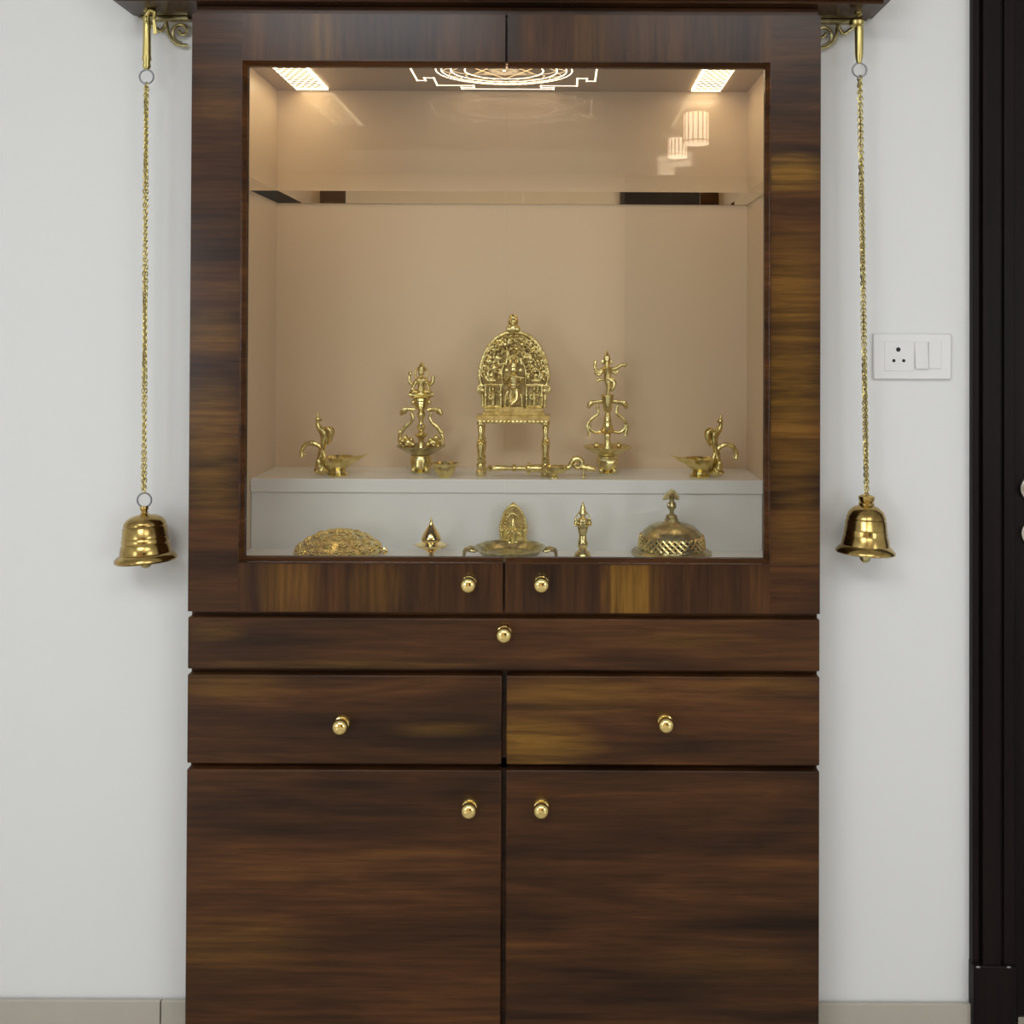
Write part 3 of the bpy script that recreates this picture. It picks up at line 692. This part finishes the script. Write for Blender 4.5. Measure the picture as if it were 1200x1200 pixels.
g.tube([(0, -6, 30), (0, -6.5, 36), (0, -6.5, 43), (0, -6, 48)], [6, 5.4, 7, 3], 12)
g.tube([(-7, -8, 36), (0, -12, 32.5), (7, -8, 36)], [1.6, 2, 1.6], 8)
g.ball((0, -7, 53), (4.8, 4.6, 5.2), 12)
g.lathe([(.5, 55), (5.4, 56), (4.8, 60), (2.6, 65), (.4, 68)], c=(0, -6.5, 0), seg=12)
for s in (-1, 1):
    g.tube([(s*6.5, -6, 44), (s*11, -8, 38), (s*8, -12, 43)], [2.6, 2.4, 2], 8)
    g.tube([(s*4, -7, 32), (s*9, -7, 22), (s*10, -6, 10)], [2.2, 1.8, 2], 8); g.ball((s*8, -6, 52), (2.6, 1.6, 3), 8)
g.tube([(-3, -13, 45.5), (13, -12, 43.5)], 1.2, 6, False)
obj('deity', g, M['brass'], t, remesh=.0009)

# long-handled lamp lying in front of the stand
Y = .262; u = UY(Y)
t = thing('long_handled_lamp', 'brass ceremonial lamp with a long turned handle lying before the arched shrine', 'oil lamp', spot(638, Y, ZSTEP))
obj('handle', G(u).lathe([(.3, -67), (2.6, -66), (4, -64), (2.4, -61), (3.9, -56), (3.4, -48), (2.2, -41), (2.4, -38), (4.6, -37), (4.6, -34), (2.6, -33), (3.2, -28), (3, -22), (5, -21), (7, -20), (7, -17), (4.4, -16), (4.8, -8), (5.2, -3), (4, 0), (.3, 0)], c=(0, 0, 11.5), axis='X', seg=20), M['brass'], t)
obj('lamp_cup', G(u).lathe([(.5, 0), (5, 0), (5, 1.5), (3, 3), (4, 5), (11, 7), (14.5, 11.5), (15, 14.5), (12, 14), (8, 10), (.5, 8.5)], c=(11, 0, 0), seg=28, sq=(1.1, .8)).ball((22, 0, 12), (8, 4, 2.2), 12), M['brass'], t)
g = G(u).tube([(22, 0, 12), (29, 0, 13), (33, 0, 20), (38, 0, 23), (43, 0, 20), (43, 0, 14), (38, 0, 12), (35, 0, 16), (38, 0, 18)], [3.4, 3.2, 3.6, 3.8, 3.6, 3.2, 2.8, 2.4, 2], 8)
g.tube([(43, 0, 13), (50, 0, 12), (57, 0, 11), (60, 0, 9)], [3.6, 4.2, 3.4, 2.2], 8)
g.ball((57, 0, 12), (3.4, 3, 2.6), 10)
g.tube([(46, -2, 11), (45.5, -3, 5), (45, -3, 0)], [1.6, 1.2, 1.5], 6); g.tube([(46, 2, 11), (46.5, 3, 5), (47, 3, 0)], [1.6, 1.2, 1.5], 6)
obj('coiled_animal_finial', g, M['brass_carved'], t, remesh=.0010)

# ---- on the cabinet floor, in front of the step
Y = .150; u = UY(Y)
t = thing('embossed_dome_box', 'wide embossed brass dome-lidded box at the left on the cabinet floor', 'box', spot(397, Y, ZFLO))
R_ = 51
obj('box_base', G(u).lathe([(.5, 0), (40, 0), (46, 3), (51, 9), (52, 11), (50, 11.5), (.5, 11.5)], seg=48), M['brass_carved'], t)
dome = lambda r: 13+21.5*(1-(r/51)**2.3)
g = G(u).lathe([(.5, 11.5), (50.5, 11.5)]+[(r, dome(r)) for r in (50.5, 49, 46, 42, 38, 33, 28, 22, 15, 8, .5)], seg=48)
obj('lid', g, M['brass_carved'], t)
g = G(u); dome = lambda r: 13+21.5*(1-(r/51)**2.3)
for r, n, q in ((46, 18, 5.5), (36, 13, 5.6), (25, 9, 5.2), (15, 6, 4)):
    for k in range(n):
        a = 2*PI*(k+(.5 if r in (36, 15) else 0))/n; x, y, z = r*math.cos(a), r*math.sin(a), dome(r)+.2
        sl = -math.atan2(dome(r)-dome(r+1), 1); rt = Matrix.Rotation(a, 3, 'Z') @ Matrix.Rotation(-sl, 3, 'Y')
        for j in range(6):
            e = 2*PI*j/6; w_ = rt @ Vector((q*.6*math.cos(e), q*.6*math.sin(e), 0))
            g.ball((x+w_.x, y+w_.y, z+w_.z), (q*.44, q*.44, q*.36), 8)
        g.ball((x, y, z+1.2), q*.3, 8)
g.lathe([(.5, 34), (9, 34), (8, 36), (5, 37.5), (.5, 38)], seg=20)
for k in range(12): a = 2*PI*k/12; g.ball((9*math.cos(a), 9*math.sin(a), 35), (2.2, 2.2, 1.4), 8)
obj('embossing', g, M['brass'], t, kind='stuff')
obj('latch', G(u).tube([(50, 0, 12), (54, 0, 14), (56, 0, 10), (52, 0, 8)], 1.8, 8), M['gold'], t)
# small pointed lamp
Y = .172; u = UY(Y)
t = thing('pointed_lidded_cup', 'small polished brass drop-shaped lidded cup on a leafy saucer', 'cup', spot(505.5, Y, ZFLO))
obj('saucer', G(u).lathe([(.5, 0), (7, 0), (7, 1), (3, 2.5), (2.6, 6), (7, 9), (12, 12), (18, 15), (18.5, 16), (17, 16), (10, 13.5), (.5, 11.5)], seg=32, sq=(1, .8)), M['gold'], t)
for s in (-1, 1):
    obj('leaf', G(u).add([(s*12, -4, 12), (s*22, 0, 17), (s*12, 4, 12), (s*8, -5, 15), (s*8, 5, 15), (s*14, 0, 13.5), (s*14, 0, 11)], [(0, 1, 5), (5, 1, 2), (3, 0, 5), (5, 2, 4), (3, 5, 4), (0, 6, 1), (6, 2, 1), (0, 3, 4, 2, 6)]), M['brass'], t)
obj('drop_lid', G(u).lathe([(.5, 11), (5, 11.5), (9, 15), (7.5, 18), (11, 20), (11.8, 22.5), (10.5, 27), (7, 33), (3.6, 38), (1.8, 42), (1.4, 44), (.4, 48)], seg=32), M['gold'], t)
# little arched idol behind the plate
Y = .214; u = UY(Y)
t = thing('small_idol_plaque', 'small pointed-arch brass idol standing behind the footed plate', 'statue', spot(601.5, Y, ZFLO))
out = [(-15, 0), (-16, 22), (-17, 32), (-14, 42), (-9, 51), (-4, 57), (0, 60), (4, 57), (9, 51), (14, 42), (17, 32), (16, 22), (15, 0)]
obj('plaque', G(u).prism(out, 0, 3), M['brass_carved'], t)
obj('base', G(u).box(-17, 17, -7, 5, 0, 5).box(-15, 15, -5, 4, 5, 9), M['brass'], t, bevel=.0006)
g = G(u)
for k in range(21): a = PI*k/20; g.ball((15*math.cos(a), -.5, 28+28*math.sin(a)**1.1), 2, 8)
for k in range(15): a = PI*k/14; g.ball((10*math.cos(a), -1, 28+19*math.sin(a)), 1.6, 8)
g.ball((0, -2, 13), (11, 4, 4), 12); g.tube([(0, -2, 14), (0, -3, 22), (0, -2, 28)], [4.5, 4, 4.6], 10); g.ball((0, -3, 33), (3.4, 3, 4), 10)
g.lathe([(.5, 35), (3.6, 36), (2, 41), (.4, 44)], c=(0, -2, 0), seg=10)
for s in (-1, 1): g.tube([(s*4, -2, 27), (s*9, -3, 22), (s*8, -4, 30)], [1.5, 1.4, 1.2], 8); g.tube([(s*13, -1, 9), (s*13, -1, 28)], 1.6, 8, False)
obj('relief_figure', g, M['brass'], t, remesh=.0009)
# plate with animal handles on legs
Y = .150; u = UY(Y)
t = thing('footed_plate', 'round shallow brass plate with handles and curved feet, centre of the cabinet floor', 'plate', spot(598, Y, ZFLO))
obj('dish', G(u).lathe([(.5, 6), (28, 6), (34, 9), (38, 14), (41, 15.5), (41.5, 17), (39, 17), (34, 14.5), (29, 9.5), (.5, 8.5)], seg=56), M['brass_dark'], t)
for s in (-1, 1):
    g = G(u).tube([(s*38, 0, 13), (s*45, 0, 14), (s*52, 0, 13), (s*54, 0, 7), (s*54.5, 0, 0)], [2.6, 3, 2.6, 1.8, 1.6], 8)
    g.ball((s*46, 0, 15), (5, 6, 3), 12); g.tube([(s*40, -8, 13), (s*47, -7, 14), (s*52, 0, 14), (s*47, 7, 14), (s*40, 8, 13)], [1.8, 2, 2.4, 2, 1.8], 8)
    obj('handle', g, M['brass_dark'], t)
for sx in (-1, 1):
    for sy in (-1, 1): obj('foot', G(u).tube([(sx*24, sy*22, 7), (sx*28, sy*25, 5), (sx*29, sy*26, 0)], [2.6, 2, 2.2], 8), M['brass_dark'], t)
# small standing statue
Y = .172; u = UY(Y)
t = thing('small_standing_idol', 'slim brass standing figure on a round base, right of the footed plate', 'statue', spot(683, Y, ZFLO))
obj('round_base', G(u).lathe([(.5, 0), (9.5, 0), (10, 3), (9, 7), (5.5, 10), (4.5, 12), (6, 14), (6, 20), (5, 22), (.5, 22)], seg=28), M['brass'], t)
g = G(u).tube([(0, 0, 20), (0, 0, 28), (0, 0, 36), (0, 0, 46), (0, 0, 49)], [5.4, 4.4, 6.6, 6.8, 2.4], 12)
g.ball((0, -1, 53), (4.2, 4, 4.6), 12).lathe([(.5, 55), (4.2, 55), (3.2, 60), (1.4, 64), (.3, 67)], seg=12)
for s in (-1, 1): g.tube([(s*6, 0, 46), (s*8.5, -2, 40), (s*2, -6, 41)], [2, 1.8, 1.5], 8)
g.tube([(-11, -4, 40), (11, -4, 40)], .9, 6, False)
for s in (-1, 1): g.tube([(s*10, -1, 40), (s*8, 0, 49), (s*3, 0, 56)], [1, .9, .8], 6)
obj('figure', g, M['brass'], t, remesh=.0009)
# pierced incense dome
Y = .150; u = UY(Y)
t = thing('pierced_incense_burner', 'aged brass dome with pierced band and bird-shaped knob on a flanged plate', 'burner', spot(787, Y, ZFLO))
obj('base_plate', G(u).lathe([(.5, 0), (34, 0), (38, 3), (44, 7), (47, 10), (47, 12), (45, 12.5), (42, 11), (.5, 10)], seg=56), M['brass_dark'], t)
prof = [(44, 11.5), (42, 14.5), (38.5, 16), (38, 17)]
prof2 = [(36, 30.5), (33, 36), (27, 41), (19, 44), (11, 46), (8, 48), (8, 50), (5, 52), (.5, 53)]
g = G(u).lathe([(43, 11)]+prof+[(37.9, 19), (36, 19), (36, 12), (42, 11)], seg=56)
obj('lid_rim', g, M['brass_dark'], t)
obj('lid_crown', G(u).lathe([(36.3, 30)]+prof2, seg=56), M['brass_dark'], t)
g = G(u); n = 32                       # real openwork: crossing bars
for d_ in (-1, 1):
    for k in range(n):
        pts = []
        for j in range(5):
            a = 2*PI*(k+d_*j*.5)/n; z = 17.5+j*3.4; r = 38.2-.02*(z-17)**1.7
            pts.append((r*math.cos(a), r*math.sin(a), z))
        g.tube(pts, 1.6, 5, False)
obj('pierced_band', g, M['brass'], t, kind='stuff')
obj('lamp_liner', G(u).lathe([(.5, 10.5), (33, 11), (33.5, 25), (26, 32), (.5, 36)], seg=40), mat('dark_liner_brass', (.06, .045, .02), .5, .8), t)  # very dark brass core inside the openwork
g = G(u).lathe([(.5, 51), (6.5, 51), (7, 54), (3.6, 56), (.5, 57)], seg=20)
g.tube([(0, 0, 55), (0, -1, 60), (0, -1, 65), (0, -1, 70), (0, -2, 75)], [2.4, 2.6, 4.6, 3, 2.6], 10)
g.ball((0, -2.5, 77), (3, 3, 4), 12); g.tube([(0, -4, 78), (0, -8, 76)], [1.6, .5], 6, False)
g.ball((-4, -1, 66), (1.6, 2.6, 4), 8); g.ball((4, -1, 66), (1.6, 2.6, 4), 8)
g.prism([(-11, 72), (-9.5, 77), (-5, 82), (-1, 84.5), (0, 86), (2, 84.5), (6, 81), (9, 76), (9.5, 72), (5, 72.5), (0, 75), (-5, 72.5)], -.5, 1.4)
obj('peacock_knob', g, M['brass_dark'], t, remesh=.0010)

# ------------------------------------------------------------------ room behind the camera (seen only as reflections)
def pendant(px, py, dist, dia, h, lab):
    Yp = -(dist-D0)
    p = Vector((CAMP.x+(px-VX)/F*dist, Yp, CAMP.z-(py-VY)/F*dist))
    t = thing('pendant_lamp', lab, 'lamp', p, 'pendant lamps')
    obj('lamp_shade', G().lathe([(.01, -h/2), (dia/2, -h/2), (dia/2, h/2), (.01, h/2)], seg=32), M['shade'], t)
    g = G()
    for k in range(16):
        a = 2*PI*k/16; x, y = (dia/2+.001)*math.cos(a), (dia/2+.001)*math.sin(a); g.tube([(x, y, -h/2), (x, y, h/2)], .004, 5, False)
    obj('shade_rib', g, M['shadeb'], t, kind='stuff')
    obj('trim_ring', G().ring((0, 0, -h/2+.018), dia/2+.001, .004, 32, 'XY'), M['shadeb'], t)
    obj('cord', G().tube([(0, 0, h/2), (0, 0, CEIL-.001-p.z)], .004, 6, False), M['black'], t)
pendant(816, 149, 6.4, .165, .20, 'lit striped drum pendant lamp behind the camera, nearer of the two reflected')
pendant(794, 171, 7.6, .150, .155, 'lit striped drum pendant lamp behind the camera, farther of the two reflected')
dd = obj('reflected_dark_panel', BX(.72, 2.3, RY+.001, RY+.06, 0, CEIL-.02), M['door'], kind='structure', smooth=False)  # tall dark slab added for its reflection in the mirror strip and glass
for i, (lx, ly) in enumerate(((-.8, -2.7), (.9, -2.7))):  # unseen fixtures added around the ceiling fill lights
    t = thing('ceiling_fill_fixture', 'added square white ceiling fill light, %s' % ('left of the two behind the camera' if i == 0 else 'right of the two behind the camera'), 'lamp', (lx, ly, CEIL), 'added ceiling fill lights')
    obj('frame', G().box(-.62, .62, -.62, .62, -.02, -.001), M['plastic'], t)
    obj('diffuser', BX(-.6, .6, -.6, .6, -.03, -.02), M['fill_panel'], t, smooth=False)
